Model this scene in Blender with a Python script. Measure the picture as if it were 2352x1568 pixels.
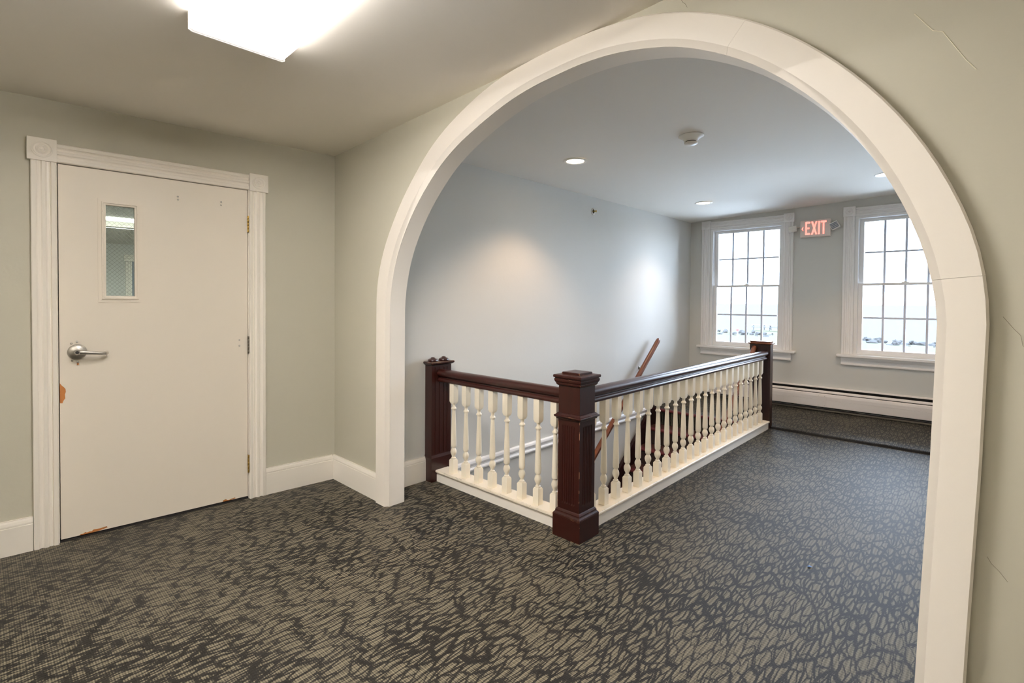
import bpy, bmesh, math, random
from mathutils import Vector, Matrix
random.seed(7)
S = bpy.context.scene
for o in list(bpy.data.objects):
    bpy.data.objects.remove(o, do_unlink=True)
COL = S.collection

# ------------------------------------------------------------------ camera
cam_data = bpy.data.cameras.new('camera')
cam = bpy.data.objects.new('camera', cam_data)
COL.objects.link(cam)
Rv = Vector((0.72884895, 0.68463202, 0.0076293))
Uv = Vector((-0.01805499, 0.00807961, 0.99980435))
Fv = Vector((-0.68443643, 0.7288441, -0.01824984))
cam.matrix_world = Matrix(((Rv.x, Uv.x, -Fv.x, 0), (Rv.y, Uv.y, -Fv.y, 0), (Rv.z, Uv.z, -Fv.z, 1.3), (0, 0, 0, 1)))
cam_data.sensor_fit = 'HORIZONTAL'
cam_data.sensor_width = 36
cam_data.lens = 1161.104 / 2352 * 36
cam_data.shift_y = -71.896 / 2352
cam_data.clip_start = 0.02
cam_data.clip_end = 3000
S.camera = cam

# ------------------------------------------------------------------ sky, daylight, exposure
W = bpy.data.worlds.new('sky')
S.world = W
W.use_nodes = True
nt = W.node_tree
nt.nodes.clear()
SKY = 22.0
wo = nt.nodes.new('ShaderNodeOutputWorld')
bg = nt.nodes.new('ShaderNodeBackground')
tc = nt.nodes.new('ShaderNodeTexCoord')
sx = nt.nodes.new('ShaderNodeSeparateXYZ')
cr = nt.nodes.new('ShaderNodeValToRGB')
cr.color_ramp.elements[0].position = 0.0
cr.color_ramp.elements[0].color = (0.70, 0.83, 1.0, 1)
cr.color_ramp.elements[1].position = 0.9
cr.color_ramp.elements[1].color = (0.56, 0.74, 1.0, 1)
nt.links.new(tc.outputs['Generated'], sx.inputs[0])
nt.links.new(sx.outputs['Z'], cr.inputs[0])
nt.links.new(cr.outputs[0], bg.inputs[0])
bg.inputs[1].default_value = SKY
nt.links.new(bg.outputs[0], wo.inputs[0])
S.view_settings.view_transform = 'Standard'
S.view_settings.look = 'None'
S.view_settings.exposure = 0.9
S.view_settings.gamma = 1.0
S.view_settings.use_curve_mapping = False
S.cycles.use_denoising = True
S.cycles.max_bounces = 9
S.cycles.diffuse_bounces = 6
S.cycles.glossy_bounces = 4
S.cycles.transparent_max_bounces = 12
S.cycles.sample_clamp_indirect = 6
S.cycles.sample_clamp_direct = 4
S.cycles.caustics_reflective = False
S.cycles.caustics_refractive = False
P_TUBE = 41.0        # emission of the fluorescent diffuser
P_UP = 85.0         # watts of the added fill uplight behind the camera
P_SPOT = 23.0       # watts of a recessed downlight
C_WARM = (1.0, 0.68, 0.42)
C_TUBE = (1.0, 0.955, 0.925)

# ------------------------------------------------------------------ room numbers (metres)
XD, B, AD, AA = -3.45, 1.793, 0.0713, -0.0098
XS, YC, XR2 = -2.945, 6.67, 0.08
WT = 0.106
def ceil_z(x, y): return 2.334 + 0.0352 * (x - XD) + 0.0051 * (y - B)
def arch_y(x): return B + AA * (x - XD)
LAND_Y = 5.64
def land_z(y): return 0.022 + 0.045 * max(0.0, (y - LAND_Y)) / 1.03

# ------------------------------------------------------------------ materials
def new_mat(name):
    m = bpy.data.materials.new(name)
    m.use_nodes = True
    t = m.node_tree
    return m, t, t.nodes['Principled BSDF']
def lin(c):
    return tuple(((v / 255) / 12.92 if v / 255 <= 0.04045 else ((v / 255 + 0.055) / 1.055) ** 2.4) for v in c) + (1,)
def N(t, kind, **kw):
    n = t.nodes.new(kind)
    for k, v in kw.items(): setattr(n, k, v)
    return n
def L(t, a, b): t.links.new(a, b)
def math_n(t, op, a, b=None, c=None, clamp=False):
    n = t.nodes.new('ShaderNodeMath'); n.operation = op; n.use_clamp = clamp
    for i, v in enumerate((a, b, c)):
        if v is None: continue
        if isinstance(v, (int, float)): n.inputs[i].default_value = v
        else: t.links.new(v, n.inputs[i])
    return n.outputs[0]
def mix_c(t, fac, a, b):
    n = t.nodes.new('ShaderNodeMix'); n.data_type = 'RGBA'
    for i, v in ((0, fac), (6, a), (7, b)):
        if isinstance(v, (int, float, tuple)): n.inputs[i].default_value = v
        else: t.links.new(v, n.inputs[i])
    return n.outputs[2]
def paint(name, col, rough=0.6, bump=0.15, scale=60, var=0.03, spec=0.4, chips=None):
    m, t, p = new_mat(name)
    tc = N(t, 'ShaderNodeTexCoord')
    n1 = N(t, 'ShaderNodeTexNoise'); n1.inputs['Scale'].default_value = 1.7; n1.inputs['Detail'].default_value = 3
    L(t, tc.outputs['Object'], n1.inputs['Vector'])
    c = lin(col)
    dark = tuple(v * (1 - var * 2) for v in c[:3]) + (1,)
    base = mix_c(t, n1.outputs[0], dark, c)
    if chips:
        bv = N(t, 'ShaderNodeBevel', samples=4); bv.inputs[0].default_value = 0.004
        g = N(t, 'ShaderNodeNewGeometry')
        d = N(t, 'ShaderNodeVectorMath', operation='DOT_PRODUCT')
        L(t, bv.outputs[0], d.inputs[0]); L(t, g.outputs['Normal'], d.inputs[1])
        e = math_n(t, 'SUBTRACT', 1.0, d.outputs['Value'])
        e = math_n(t, 'MULTIPLY', e, 9.0, clamp=True)
        n2 = N(t, 'ShaderNodeTexNoise'); n2.inputs['Scale'].default_value = chips[1]; n2.inputs['Detail'].default_value = 4
        L(t, tc.outputs['Object'], n2.inputs['Vector'])
        k = math_n(t, 'GREATER_THAN', n2.outputs[0], chips[2])
        base = mix_c(t, math_n(t, 'MULTIPLY', e, k), base, lin(chips[0]))
    L(t, base, p.inputs['Base Color'])
    n3 = N(t, 'ShaderNodeTexNoise'); n3.inputs['Scale'].default_value = scale; n3.inputs['Detail'].default_value = 4
    L(t, tc.outputs['Object'], n3.inputs['Vector'])
    bp = N(t, 'ShaderNodeBump'); bp.inputs['Strength'].default_value = bump; bp.inputs['Distance'].default_value = 0.002
    L(t, n3.outputs[0], bp.inputs['Height']); L(t, bp.outputs[0], p.inputs['Normal'])
    p.inputs['Roughness'].default_value = rough
    p.inputs['Specular IOR Level'].default_value = spec
    return m
def wood(name, col, col2, rough=0.3, coat=0.0, chips=None, gs=22, spec=0.4):
    m, t, p = new_mat(name)
    tc = N(t, 'ShaderNodeTexCoord'); mp = N(t, 'ShaderNodeMapping'); mp.inputs['Scale'].default_value = (gs, gs, gs * 0.12)
    L(t, tc.outputs['Object'], mp.inputs[0])
    n = N(t, 'ShaderNodeTexNoise'); n.inputs['Scale'].default_value = 2.2; n.inputs['Detail'].default_value = 6
    L(t, mp.outputs[0], n.inputs['Vector'])
    base = mix_c(t, n.outputs[0], lin(col), lin(col2))
    if chips:
        bv = N(t, 'ShaderNodeBevel', samples=4); bv.inputs[0].default_value = 0.003
        g = N(t, 'ShaderNodeNewGeometry')
        d = N(t, 'ShaderNodeVectorMath', operation='DOT_PRODUCT')
        L(t, bv.outputs[0], d.inputs[0]); L(t, g.outputs['Normal'], d.inputs[1])
        e = math_n(t, 'MULTIPLY', math_n(t, 'SUBTRACT', 1.0, d.outputs['Value']), 10.0, clamp=True)
        n2 = N(t, 'ShaderNodeTexNoise'); n2.inputs['Scale'].default_value = 28; n2.inputs['Detail'].default_value = 5
        L(t, tc.outputs['Object'], n2.inputs['Vector'])
        k = math_n(t, 'GREATER_THAN', n2.outputs[0], chips[1])
        base = mix_c(t, math_n(t, 'MULTIPLY', e, k), base, lin(chips[0]))
    L(t, base, p.inputs['Base Color'])
    bp = N(t, 'ShaderNodeBump'); bp.inputs['Strength'].default_value = 0.12; bp.inputs['Distance'].default_value = 0.001
    L(t, n.outputs[0], bp.inputs['Height']); L(t, bp.outputs[0], p.inputs['Normal'])
    p.inputs['Roughness'].default_value = rough
    p.inputs['Specular IOR Level'].default_value = spec
    p.inputs['Coat Weight'].default_value = coat
    p.inputs['Coat Roughness'].default_value = 0.18
    return m
def metal(name, col, rough=0.3):
    m, t, p = new_mat(name)
    tc = N(t, 'ShaderNodeTexCoord'); n = N(t, 'ShaderNodeTexNoise'); n.inputs['Scale'].default_value = 90
    L(t, tc.outputs['Object'], n.inputs['Vector'])
    r = math_n(t, 'MULTIPLY_ADD', n.outputs[0], 0.15, rough - 0.07)
    L(t, r, p.inputs['Roughness'])
    p.inputs['Base Color'].default_value = lin(col)
    p.inputs['Metallic'].default_value = 1.0
    return m
def emit(name, col, power, base=(0.9, 0.9, 0.9, 1)):
    m, t, p = new_mat(name)
    p.inputs['Base Color'].default_value = base
    p.inputs['Emission Color'].default_value = tuple(col) + (1,)
    p.inputs['Emission Strength'].default_value = power
    p.inputs['Roughness'].default_value = 0.4
    return m
def glass_mat(name, tint=(1, 1, 1, 1)):
    m = bpy.data.materials.new(name); m.use_nodes = True; t = m.node_tree; t.nodes.clear()
    o = N(t, 'ShaderNodeOutputMaterial'); tr = N(t, 'ShaderNodeBsdfTransparent'); gl = N(t, 'ShaderNodeBsdfGlossy')
    tr.inputs[0].default_value = tint; gl.inputs['Roughness'].default_value = 0.02
    fr = N(t, 'ShaderNodeFresnel'); fr.inputs[0].default_value = 1.45
    mx = N(t, 'ShaderNodeMixShader')
    f = math_n(t, 'MULTIPLY', fr.outputs[0], 1.0, clamp=True)
    L(t, f, mx.inputs[0]); L(t, tr.outputs[0], mx.inputs[1]); L(t, gl.outputs[0], mx.inputs[2]); L(t, mx.outputs[0], o.inputs[0])
    return m

M_wall = paint('wall_paint', (174, 170, 154), 0.55, 0.25, 45, 0.02)
M_wall2 = paint('wall_paint_lit', (204, 203, 198), 0.7, 0.25, 45, 0.02, 0.22)  # same wall paint, lightened and greyed to carry the far room's daylight
M_ceil = paint('ceiling_paint', (226, 221, 212), 0.8, 0.2, 30, 0.02)
M_ceil2 = M_ceil
M_trim = paint('white_trim_paint', (238, 232, 222), 0.35, 0.12, 25, 0.015)
M_arch = paint('white_arch_paint', (239, 232, 222), 0.4, 0.3, 14, 0.02)
M_wtrim = paint('white_window_paint', (232, 230, 228), 0.4, 0.12, 25, 0.015)
M_door = paint('cream_door_paint', (236, 227, 213), 0.4, 0.12, 12, 0.03)
M_bal = paint('cream_baluster_paint', (238, 228, 208), 0.35, 0.15, 20, 0.02)
M_sill = paint('chipped_rail_paint', (238, 228, 210), 0.4, 0.2, 20, 0.03, chips=((70, 55, 42), 30, 0.60))
M_bare = wood('bare_door_wood', (168, 108, 52), (138, 84, 38), 0.7)
M_newel = wood('dark_mahogany', (48, 16, 10), (29, 10, 7), 0.3, 0.0, chips=((176, 130, 96), 0.62))
M_newelp = wood('dark_mahogany_plain', (48, 16, 10), (29, 10, 7), 0.3, 0.0)
M_rail = wood('mahogany_rail', (54, 20, 14), (32, 12, 10), 0.3, 0.12)
M_oak = wood('brown_rail_wood', (128, 72, 42), (86, 44, 24), 0.3, 0.3)
M_string = wood('stringer_wood', (44, 20, 18), (26, 11, 11), 0.35, 0.2)
M_nosing = wood('red_brown_nosing', (104, 38, 40), (78, 26, 28), 0.6, 0.0)
M_tread = paint('worn_tread', (84, 52, 46), 0.6, 0.4, 60, 0.25)
M_riser = paint('brown_riser', (52, 36, 30), 0.8, 0.5, 90, 0.15)
M_dark = paint('dark_gap', (30, 27, 25), 0.8, 0.1, 50, 0.1)
M_steel = metal('satin_steel', (176, 172, 164), 0.38)
M_brass = metal('aged_brass', (168, 138, 72), 0.35)
M_black = metal('bronze_steel', (120, 112, 100), 0.4)
M_plast = paint('white_plastic', (236, 234, 228), 0.35, 0.05, 20, 0.01)
M_plast2 = paint('beige_plastic', (226, 212, 204), 0.45, 0.05, 20, 0.01)
M_heat = paint('heater_enamel', (228, 221, 216), 0.35, 0.05, 10, 0.015)
M_glass = glass_mat('window_glass')
M_glassd = glass_mat('wired_glass', (0.93, 0.96, 0.93, 1))
M_tube = emit('lit_diffuser', C_TUBE, P_TUBE)
M_tubecap = emit('diffuser_end', C_TUBE, 0.10, (.7, .68, .64, 1))
_t = M_tube.node_tree; _p = _t.nodes['Principled BSDF']
_tc = N(_t, 'ShaderNodeTexCoord'); _s = N(_t, 'ShaderNodeSeparateXYZ'); L(_t, _tc.outputs['Object'], _s.inputs[0])
_d = math_n(_t, 'SUBTRACT', 0.604, math_n(_t, 'ABSOLUTE', _s.outputs['X']))
_m = N(_t, 'ShaderNodeMapRange', interpolation_type='SMOOTHSTEP'); L(_t, _d, _m.inputs[0])
_m.inputs[1].default_value = 0.0; _m.inputs[2].default_value = 0.10; _m.inputs[3].default_value = 0.20; _m.inputs[4].default_value = P_TUBE   # the tubes stop short of the end caps
L(_t, _m.outputs[0], _p.inputs['Emission Strength'])
M_lens = emit('lit_lamp_lens', (1.0, 0.80, 0.55), 14.0)
M_red = emit('lit_red_letters', (1.0, 0.22, 0.17), 0.95, (0.75, 0.35, 0.3, 1))
M_bounce = paint('bounce_white', (226, 225, 221), 0.9, 0.3, 2, 0.1)  # pale colour for the added ground that reflects daylight upward
M_grass = paint('lawn_grass', (60, 60, 50), 1.0, 0.3, 2, 0.1, 0.0)
M_sea = paint('pale_sea', (57, 56, 54), 1.0, 0.1, 3, 0.02, 0.0)
M_rock = paint('grey_rock', (54, 53, 52), 1.0, 0.5, 3, 0.2, 0.0)
M_table = paint('weathered_grey_wood', (46, 46, 48), 0.8, 0.2, 9, 0.1)
M_redp = paint('red_paint', (74, 26, 24), 0.6, 0.1, 9, 0.05)
M_crack = paint('plaster_crack', (126, 120, 104), 0.9, 0.1, 9, 0.1)
M_crackl = paint('raised_crack', (214, 208, 186), 0.7, 0.1, 9, 0.02)
M_scrap = paint('blue_scrap', (110, 150, 215), 0.6, 0.1, 9, 0.02)
M_grille = paint('lamp_lens_grey', (150, 158, 168), 0.4, 0.5, 300, 0.2)

def corner_worn():
    m = wood('mahogany_worn_corner', (48, 16, 10), (29, 10, 7), 0.3, 0.0)
    t = m.node_tree; p = t.nodes['Principled BSDF']
    src = p.inputs['Base Color'].links[0].from_socket
    tc = N(t, 'ShaderNodeTexCoord'); sp = N(t, 'ShaderNodeSeparateXYZ'); L(t, tc.outputs['Object'], sp.inputs[0])
    n = N(t, 'ShaderNodeTexNoise'); n.inputs['Scale'].default_value = 38; n.inputs['Detail'].default_value = 5; L(t, tc.outputs['Object'], n.inputs['Vector'])
    ax = math_n(t, 'ABSOLUTE', sp.outputs['X']); ay = math_n(t, 'ABSOLUTE', sp.outputs['Y'])
    e = math_n(t, 'GREATER_THAN', math_n(t, 'MINIMUM', ax, ay), 0.0713)
    k = math_n(t, 'GREATER_THAN', n.outputs[0], 0.54)
    L(t, mix_c(t, math_n(t, 'MULTIPLY', e, k), src, lin((186, 142, 110))), p.inputs['Base Color'])
    return m
M_worn = corner_worn()
def carpet():
    m, t, p = new_mat('patterned_carpet')
    tc = N(t, 'ShaderNodeTexCoord')
    vec = tc.outputs['Object']
    # gentle warp
    nz = N(t, 'ShaderNodeTexNoise'); nz.inputs['Scale'].default_value = 5.0; nz.inputs['Detail'].default_value = 3
    L(t, vec, nz.inputs['Vector'])
    sub = N(t, 'ShaderNodeVectorMath', operation='SUBTRACT'); sub.inputs[1].default_value = (0.5, 0.5, 0.5)
    L(t, nz.outputs['Color'], sub.inputs[0])
    sc = N(t, 'ShaderNodeVectorMath', operation='SCALE'); sc.inputs['Scale'].default_value = 0.055
    L(t, sub.outputs[0], sc.inputs[0])
    ad = N(t, 'ShaderNodeVectorMath', operation='ADD'); L(t, vec, ad.inputs[0]); L(t, sc.outputs[0], ad.inputs[1])
    edges = []
    for sx_, sy_, off, th in ((28, 6.2, 0, 0.115), (47, 10.0, 3.7, 0.06)):
        mp = N(t, 'ShaderNodeMapping'); mp.inputs['Scale'].default_value = (sx_, sy_, 1); mp.inputs['Location'].default_value = (off, off, 0)
        mp.inputs['Rotation'].default_value = (0, 0, 0.04)
        L(t, ad.outputs[0], mp.inputs[0])
        v = N(t, 'ShaderNodeTexVoronoi', voronoi_dimensions='2D', feature='DISTANCE_TO_EDGE'); v.inputs['Scale'].default_value = 1
        L(t, mp.outputs[0], v.inputs['Vector'])
        edges.append((v.outputs['Distance'], th))
    n2 = N(t, 'ShaderNodeTexNoise'); n2.inputs['Scale'].default_value = 3.2; n2.inputs['Detail'].default_value = 2
    L(t, vec, n2.inputs['Vector'])
    thv = math_n(t, 'MULTIPLY_ADD', n2.outputs[0], 0.18, -0.018)
    n4 = N(t, 'ShaderNodeTexNoise'); n4.inputs['Scale'].default_value = 60; n4.inputs['Detail'].default_value = 2
    L(t, vec, n4.inputs['Vector'])
    jit = math_n(t, 'MULTIPLY_ADD', n4.outputs[0], 0.09, -0.045)
    # loop rows: fine stitches and a coarser woven grid running across the cells
    sp = N(t, 'ShaderNodeSeparateXYZ'); L(t, vec, sp.inputs[0])
    sy_ = math_n(t, 'SINE', math_n(t, 'MULTIPLY', sp.outputs['Y'], 2 * math.pi / 0.0078))
    gy_ = math_n(t, 'SINE', math_n(t, 'MULTIPLY', sp.outputs['Y'], 2 * math.pi / 0.0145))
    gx_ = math_n(t, 'SINE', math_n(t, 'MULTIPLY', sp.outputs['X'], 2 * math.pi / 0.0140))
    st = math_n(t, 'MULTIPLY_ADD', sy_, 0.24, 0.55)
    st = math_n(t, 'ADD', st, math_n(t, 'MULTIPLY', gx_, 0.20))
    st = math_n(t, 'ADD', st, math_n(t, 'MULTIPLY', gy_, 0.12), clamp=True)
    bite = math_n(t, 'MULTIPLY_ADD', st, 0.10, -0.055)
    a = math_n(t, 'SUBTRACT', math_n(t, 'ADD', math_n(t, 'ADD', edges[0][0], bite), jit), thv)
    a = math_n(t, 'MULTIPLY', a, 13.0, clamp=True)
    b = math_n(t, 'SUBTRACT', math_n(t, 'ADD', math_n(t, 'ADD', edges[1][0], bite), jit), math_n(t, 'MULTIPLY_ADD', n2.outputs[0], 0.28, -0.085))
    b = math_n(t, 'MULTIPLY', b, 11.0, clamp=True)
    cell = math_n(t, 'MULTIPLY', a, b)
    cellc = mix_c(t, st, lin((40, 36, 27)), lin((103, 96, 79)))
    n5 = N(t, 'ShaderNodeTexNoise'); n5.inputs['Scale'].default_value = 400; n5.inputs['Detail'].default_value = 1
    L(t, vec, n5.inputs['Vector'])
    darkc = mix_c(t, n5.outputs[0], lin((9, 7, 4)), lin((23, 18, 12)))
    col = mix_c(t, cell, darkc, cellc)
    L(t, col, p.inputs['Base Color'])
    h = math_n(t, 'ADD', math_n(t, 'MULTIPLY', st, 0.5), n5.outputs[0])
    bp = N(t, 'ShaderNodeBump'); bp.inputs['Strength'].default_value = 0.25; bp.inputs['Distance'].default_value = 0.003
    L(t, h, bp.inputs['Height']); L(t, bp.outputs[0], p.inputs['Normal'])
    p.inputs['Roughness'].default_value = 0.62
    p.inputs['Specular IOR Level'].default_value = 0.2
    p.inputs['Sheen Weight'].default_value = 0.05
    p.inputs['Sheen Roughness'].default_value = 0.4
    return m
M_carpet = carpet()

# ------------------------------------------------------------------ mesh helpers
ID = Matrix.Identity(4)
def frame(origin, ux, uy, uz=(0, 0, 1)):
    ux, uy, uz, o = Vector(ux).normalized(), Vector(uy).normalized(), Vector(uz).normalized(), Vector(origin)
    return Matrix(((ux.x, uy.x, uz.x, o.x), (ux.y, uy.y, uz.y, o.y), (ux.z, uy.z, uz.z, o.z), (0, 0, 0, 1)))
def box(bm, x0, x1, y0, y1, z0, z1, M=ID, bev=0.0):
    vs = [bm.verts.new(M @ Vector(c)) for c in ((x0, y0, z0), (x1, y0, z0), (x1, y1, z0), (x0, y1, z0), (x0, y0, z1), (x1, y0, z1), (x1, y1, z1), (x0, y1, z1))]
    fs = [bm.faces.new([vs[i] for i in f]) for f in ((0, 3, 2, 1), (4, 5, 6, 7), (0, 1, 5, 4), (1, 2, 6, 5), (2, 3, 7, 6), (3, 0, 4, 7))]
    if bev > 0:
        es = list({e for f in fs for e in f.edges})
        bmesh.ops.bevel(bm, geom=es, offset=bev, segments=2, affect='EDGES', profile=0.6)
def prism(bm, prof, a, b, M=ID):
    """prof: list of (p,q); extruded along third axis from a to b. M maps (p, q, t)."""
    v0 = [bm.verts.new(M @ Vector((p, q, a))) for p, q in prof]
    v1 = [bm.verts.new(M @ Vector((p, q, b))) for p, q in prof]
    n = len(prof)
    for i in range(n):
        bm.faces.new((v0[i], v0[(i + 1) % n], v1[(i + 1) % n], v1[i]))
    bm.faces.new(list(reversed(v0))); bm.faces.new(v1)
def lathe(bm, prof, M=ID, seg=20, cap=True):
    rings = []
    for r, z in prof:
        rings.append([bm.verts.new(M @ Vector((r * math.cos(2 * math.pi * k / seg), r * math.sin(2 * math.pi * k / seg), z))) for k in range(seg)])
    for a, b in zip(rings, rings[1:]):
        for k in range(seg):
            bm.faces.new((a[k], a[(k + 1) % seg], b[(k + 1) % seg], b[k]))
    if cap:
        bm.faces.new(list(reversed(rings[0]))); bm.faces.new(rings[-1])
def loft(bm, rings, M=ID):
    vs = [[bm.verts.new(M @ Vector(p)) for p in r] for r in rings]
    n = len(rings[0])
    for a, b in zip(vs, vs[1:]):
        for k in range(n):
            bm.faces.new((a[k], a[(k + 1) % n], b[(k + 1) % n], b[k]))
    bm.faces.new(list(reversed(vs[0]))); bm.faces.new(vs[-1])
def sq(h, z, hy=None, cx=0, cy=0):
    hy = h if hy is None else hy
    return [(cx - h, cy - hy, z), (cx + h, cy - hy, z), (cx + h, cy + hy, z), (cx - h, cy + hy, z)]
def tube(bm, pts, r, seg=10, M=ID):
    pts = [Vector(p) for p in pts]
    rings = []
    for i, p in enumerate(pts):
        d = (pts[min(i + 1, len(pts) - 1)] - pts[max(i - 1, 0)]).normalized()
        up = Vector((0, 0, 1)) if abs(d.z) < 0.95 else Vector((1, 0, 0))
        a = d.cross(up).normalized(); b = a.cross(d)
        rr = r[i] if isinstance(r, (list, tuple)) else r
        ra, rb = rr if isinstance(rr, tuple) else (rr, rr)
        rings.append([p + a * ra * math.cos(2 * math.pi * k / seg) + b * rb * math.sin(2 * math.pi * k / seg) for k in range(seg)])
    loft(bm, rings, M)
def B_():
    return bmesh.new()
def obj(name, bm, mat, parent=None, smooth=False, label=None, cat=None, kind=None, group=None, tri=False):
    bm.normal_update()
    if tri: bmesh.ops.triangulate(bm, faces=bm.faces[:])
    bmesh.ops.recalc_face_normals(bm, faces=bm.faces[:])
    me = bpy.data.meshes.new(name)
    xs = [v.co.x for v in bm.verts]; ys = [v.co.y for v in bm.verts]; zs = [v.co.z for v in bm.verts]
    org = Vector(((min(xs) + max(xs)) / 2, (min(ys) + max(ys)) / 2, min(zs)))
    for v in bm.verts: v.co -= org
    bm.to_mesh(me); bm.free()
    if smooth:
        for p in me.polygons: p.use_smooth = True
        try: me.set_sharp_from_angle(angle=math.radians(38))
        except Exception: pass
    me.materials.append(mat)
    o = bpy.data.objects.new(name, me)
    COL.objects.link(o)
    if parent is not None:
        o.parent = parent
        o.location = org - wloc(parent)
    else:
        o.location = org
    tag(o, label, cat, kind, group)
    return o
def wloc(o):
    v = Vector(o.location)
    while o.parent: o = o.parent; v += Vector(o.location)
    return v
def tag(o, label=None, cat=None, kind=None, group=None):
    if label: o['label'] = label
    if cat: o['category'] = cat
    if kind: o['kind'] = kind
    if group: o['group'] = group
def empty(name, loc, label=None, cat=None, kind=None, group=None):
    o = bpy.data.objects.new(name, None); COL.objects.link(o); o.location = loc
    o.empty_display_size = 0.1
    tag(o, label, cat, kind, group)
    return o
def dup(root, delta, label=None, group=None):
    r = root.copy(); COL.objects.link(r); r.location = Vector(root.location) + Vector(delta)
    if label: r['label'] = label
    if group: r['group'] = group
    for ch in list(root.children):
        c = ch.copy(); COL.objects.link(c); c.parent = r
        for g in list(ch.children):
            d = g.copy(); COL.objects.link(d); d.parent = c
    return r

# frames: door wall (u along the wall from the far corner toward the camera, d into the room, z up)
nrm = math.hypot(1, AD)
DU = Vector((-AD, -1, 0)) / nrm
DN = Vector((1, -AD, 0)) / nrm
def MD(): return Matrix(((DU.x, DN.x, 0, XD), (DU.y, DN.y, 0, B), (0, 0, 1, 0), (0, 0, 0, 1)))
MDW = MD()
# arch wall: (x, d toward camera side is -, z)
def MA_pt(x, d, z): return Vector((x, arch_y(x) + d, z))

# ------------------------------------------------------------------ floor
WX0, WX1, WY0, WY1 = XS, -1.66, 2.30, LAND_Y      # stairwell opening
bm = B_()
def slab(bm, x0, x1, y0, y1, z0=-0.25, z1=0.0):
    box(bm, x0, x1, y0, y1, z0, z1)
slab(bm, -3.9, 1.7, -2.3, WY0)
slab(bm, WX1, XR2 + 0.02, WY0, LAND_Y)
floor = obj('floor', bm, M_carpet, kind='structure', label='dark grey patterned carpet floor')
bm = B_()
v = [bm.verts.new(c) for c in ((XS, LAND_Y, -0.25), (XR2 + .02, LAND_Y, -0.25), (XR2 + .02, YC, -0.25), (XS, YC, -0.25),
                               (XS, LAND_Y, 0.022), (XR2 + .02, LAND_Y, 0.022), (XR2 + .02, YC, 0.067), (XS, YC, 0.067))]
for f in ((0, 3, 2, 1), (4, 5, 6, 7), (0, 1, 5, 4), (1, 2, 6, 5), (2, 3, 7, 6), (3, 0, 4, 7)): bm.faces.new([v[i] for i in f])
obj('landing_carpet', bm, M_carpet, floor)
bm = B_()
pts = []
n = 60
prev = None
for i in range(n + 1):
    x = -1.60 + (XR2 + 1.60) * i / n
    w = 0.004 * random.random()
    ring = [(x, LAND_Y - 0.004 - w, 0.0), (x, LAND_Y - 0.003 - w, 0.018), (x, LAND_Y + 0.006 + w, 0.0245), (x, LAND_Y + 0.02, 0.022)]
    ring = [bm.verts.new(p) for p in ring]
    if prev:
        for k in range(3): bm.faces.new((prev[k], ring[k], ring[k + 1], prev[k + 1]))
    prev = ring
obj('carpet_edge', bm, M_dark, floor, label='frayed dark edge of the landing carpet')

# ------------------------------------------------------------------ ceiling
bm = B_()
q = [(-4.0, -2.4), (1.8, -2.4), (1.8, YC + .2), (-4.0, YC + .2)]
v0 = [bm.verts.new((x, y, ceil_z(x, y))) for x, y in q]; v1 = [bm.verts.new((x, y, ceil_z(x, y) + .12)) for x, y in q]
bm.faces.new(list(reversed(v0))); bm.faces.new(v1)
for i in range(4): bm.faces.new((v0[i], v0[(i + 1) % 4], v1[(i + 1) % 4], v1[i]))
obj('ceiling', bm, M_ceil, kind='structure', label='flat off-white painted ceiling')

# ------------------------------------------------------------------ left (door) wall
U0, U1, ZD = 0.562, 1.508, 2.02
def wall_poly(bm, outline, M, y0, y1):
    vf = [bm.verts.new(M(p, y0, q)) for p, q in outline]
    vb = [bm.verts.new(M(p, y1, q)) for p, q in outline]
    bm.faces.new(vf); bm.faces.new(list(reversed(vb)))
    n = len(outline)
    for i in range(n): bm.faces.new((vf[i], vb[i], vb[(i + 1) % n], vf[(i + 1) % n]))
bm = B_()
wall_poly(bm, [(-.02, 0), (U0, 0), (U0, ZD), (U1, ZD), (U1, 0), (4.1, 0), (4.1, 2.45), (-.02, 2.45)], lambda p, d, q: MDW @ Vector((p, d, q)), 0, -0.12)
wall_left = obj('wall_left', bm, M_wall, kind='structure', label='sage grey wall with the cream door', tri=True)

# ------------------------------------------------------------------ arched wall
AC = (-1.41, 1.25)
R_OUT = [1.416, 1.408, 1.386, 1.361, 1.335, 1.311, 1.29, 1.269, 1.245, 1.22, 1.192, 1.17, 1.158, 1.157, 1.17, 1.185, 1.204, 1.231, 1.258, 1.282, 1.316, 1.353, 1.395, 1.424, 1.432]
R_IN = [1.314, 1.3, 1.277, 1.253, 1.228, 1.203, 1.18, 1.156, 1.133, 1.106, 1.083, 1.062, 1.047, 1.044, 1.047, 1.055, 1.073, 1.102, 1.133, 1.162, 1.196, 1.232, 1.267, 1.291, 1.306]
def cr_interp(tab, a):
    f = a / 7.5; i = min(int(f), len(tab) - 2); u = f - i
    p0, p1, p2, p3 = tab[max(i - 1, 0)], tab[i], tab[i + 1], tab[min(i + 2, len(tab) - 1)]
    return 0.5 * ((2 * p1) + (-p0 + p2) * u + (2 * p0 - 5 * p1 + 4 * p2 - p3) * u * u + (-p0 + 3 * p1 - 3 * p2 + p3) * u ** 3)
def arch_curve(tab, xl, xr, xrb):
    pts = [(xrb, 0.0), (xr - (xr - xrb) * 0.63, 0.45), (xr - (xr - xrb) * 0.2, 0.9)]
    for k in range(0, 73):
        a = k * 2.5
        r = cr_interp(tab, a)
        pts.append((AC[0] + r * math.cos(math.radians(a)), AC[1] + r * math.sin(math.radians(a))))
    pts += [(xl, 0.9), (xl, 0.45), (xl, 0.0)]
    return pts
C_OUT = arch_curve(R_OUT, -2.844, 0.006, -0.032)
C_IN = arch_curve(R_IN, -2.718, -0.096, -0.134)
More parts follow.
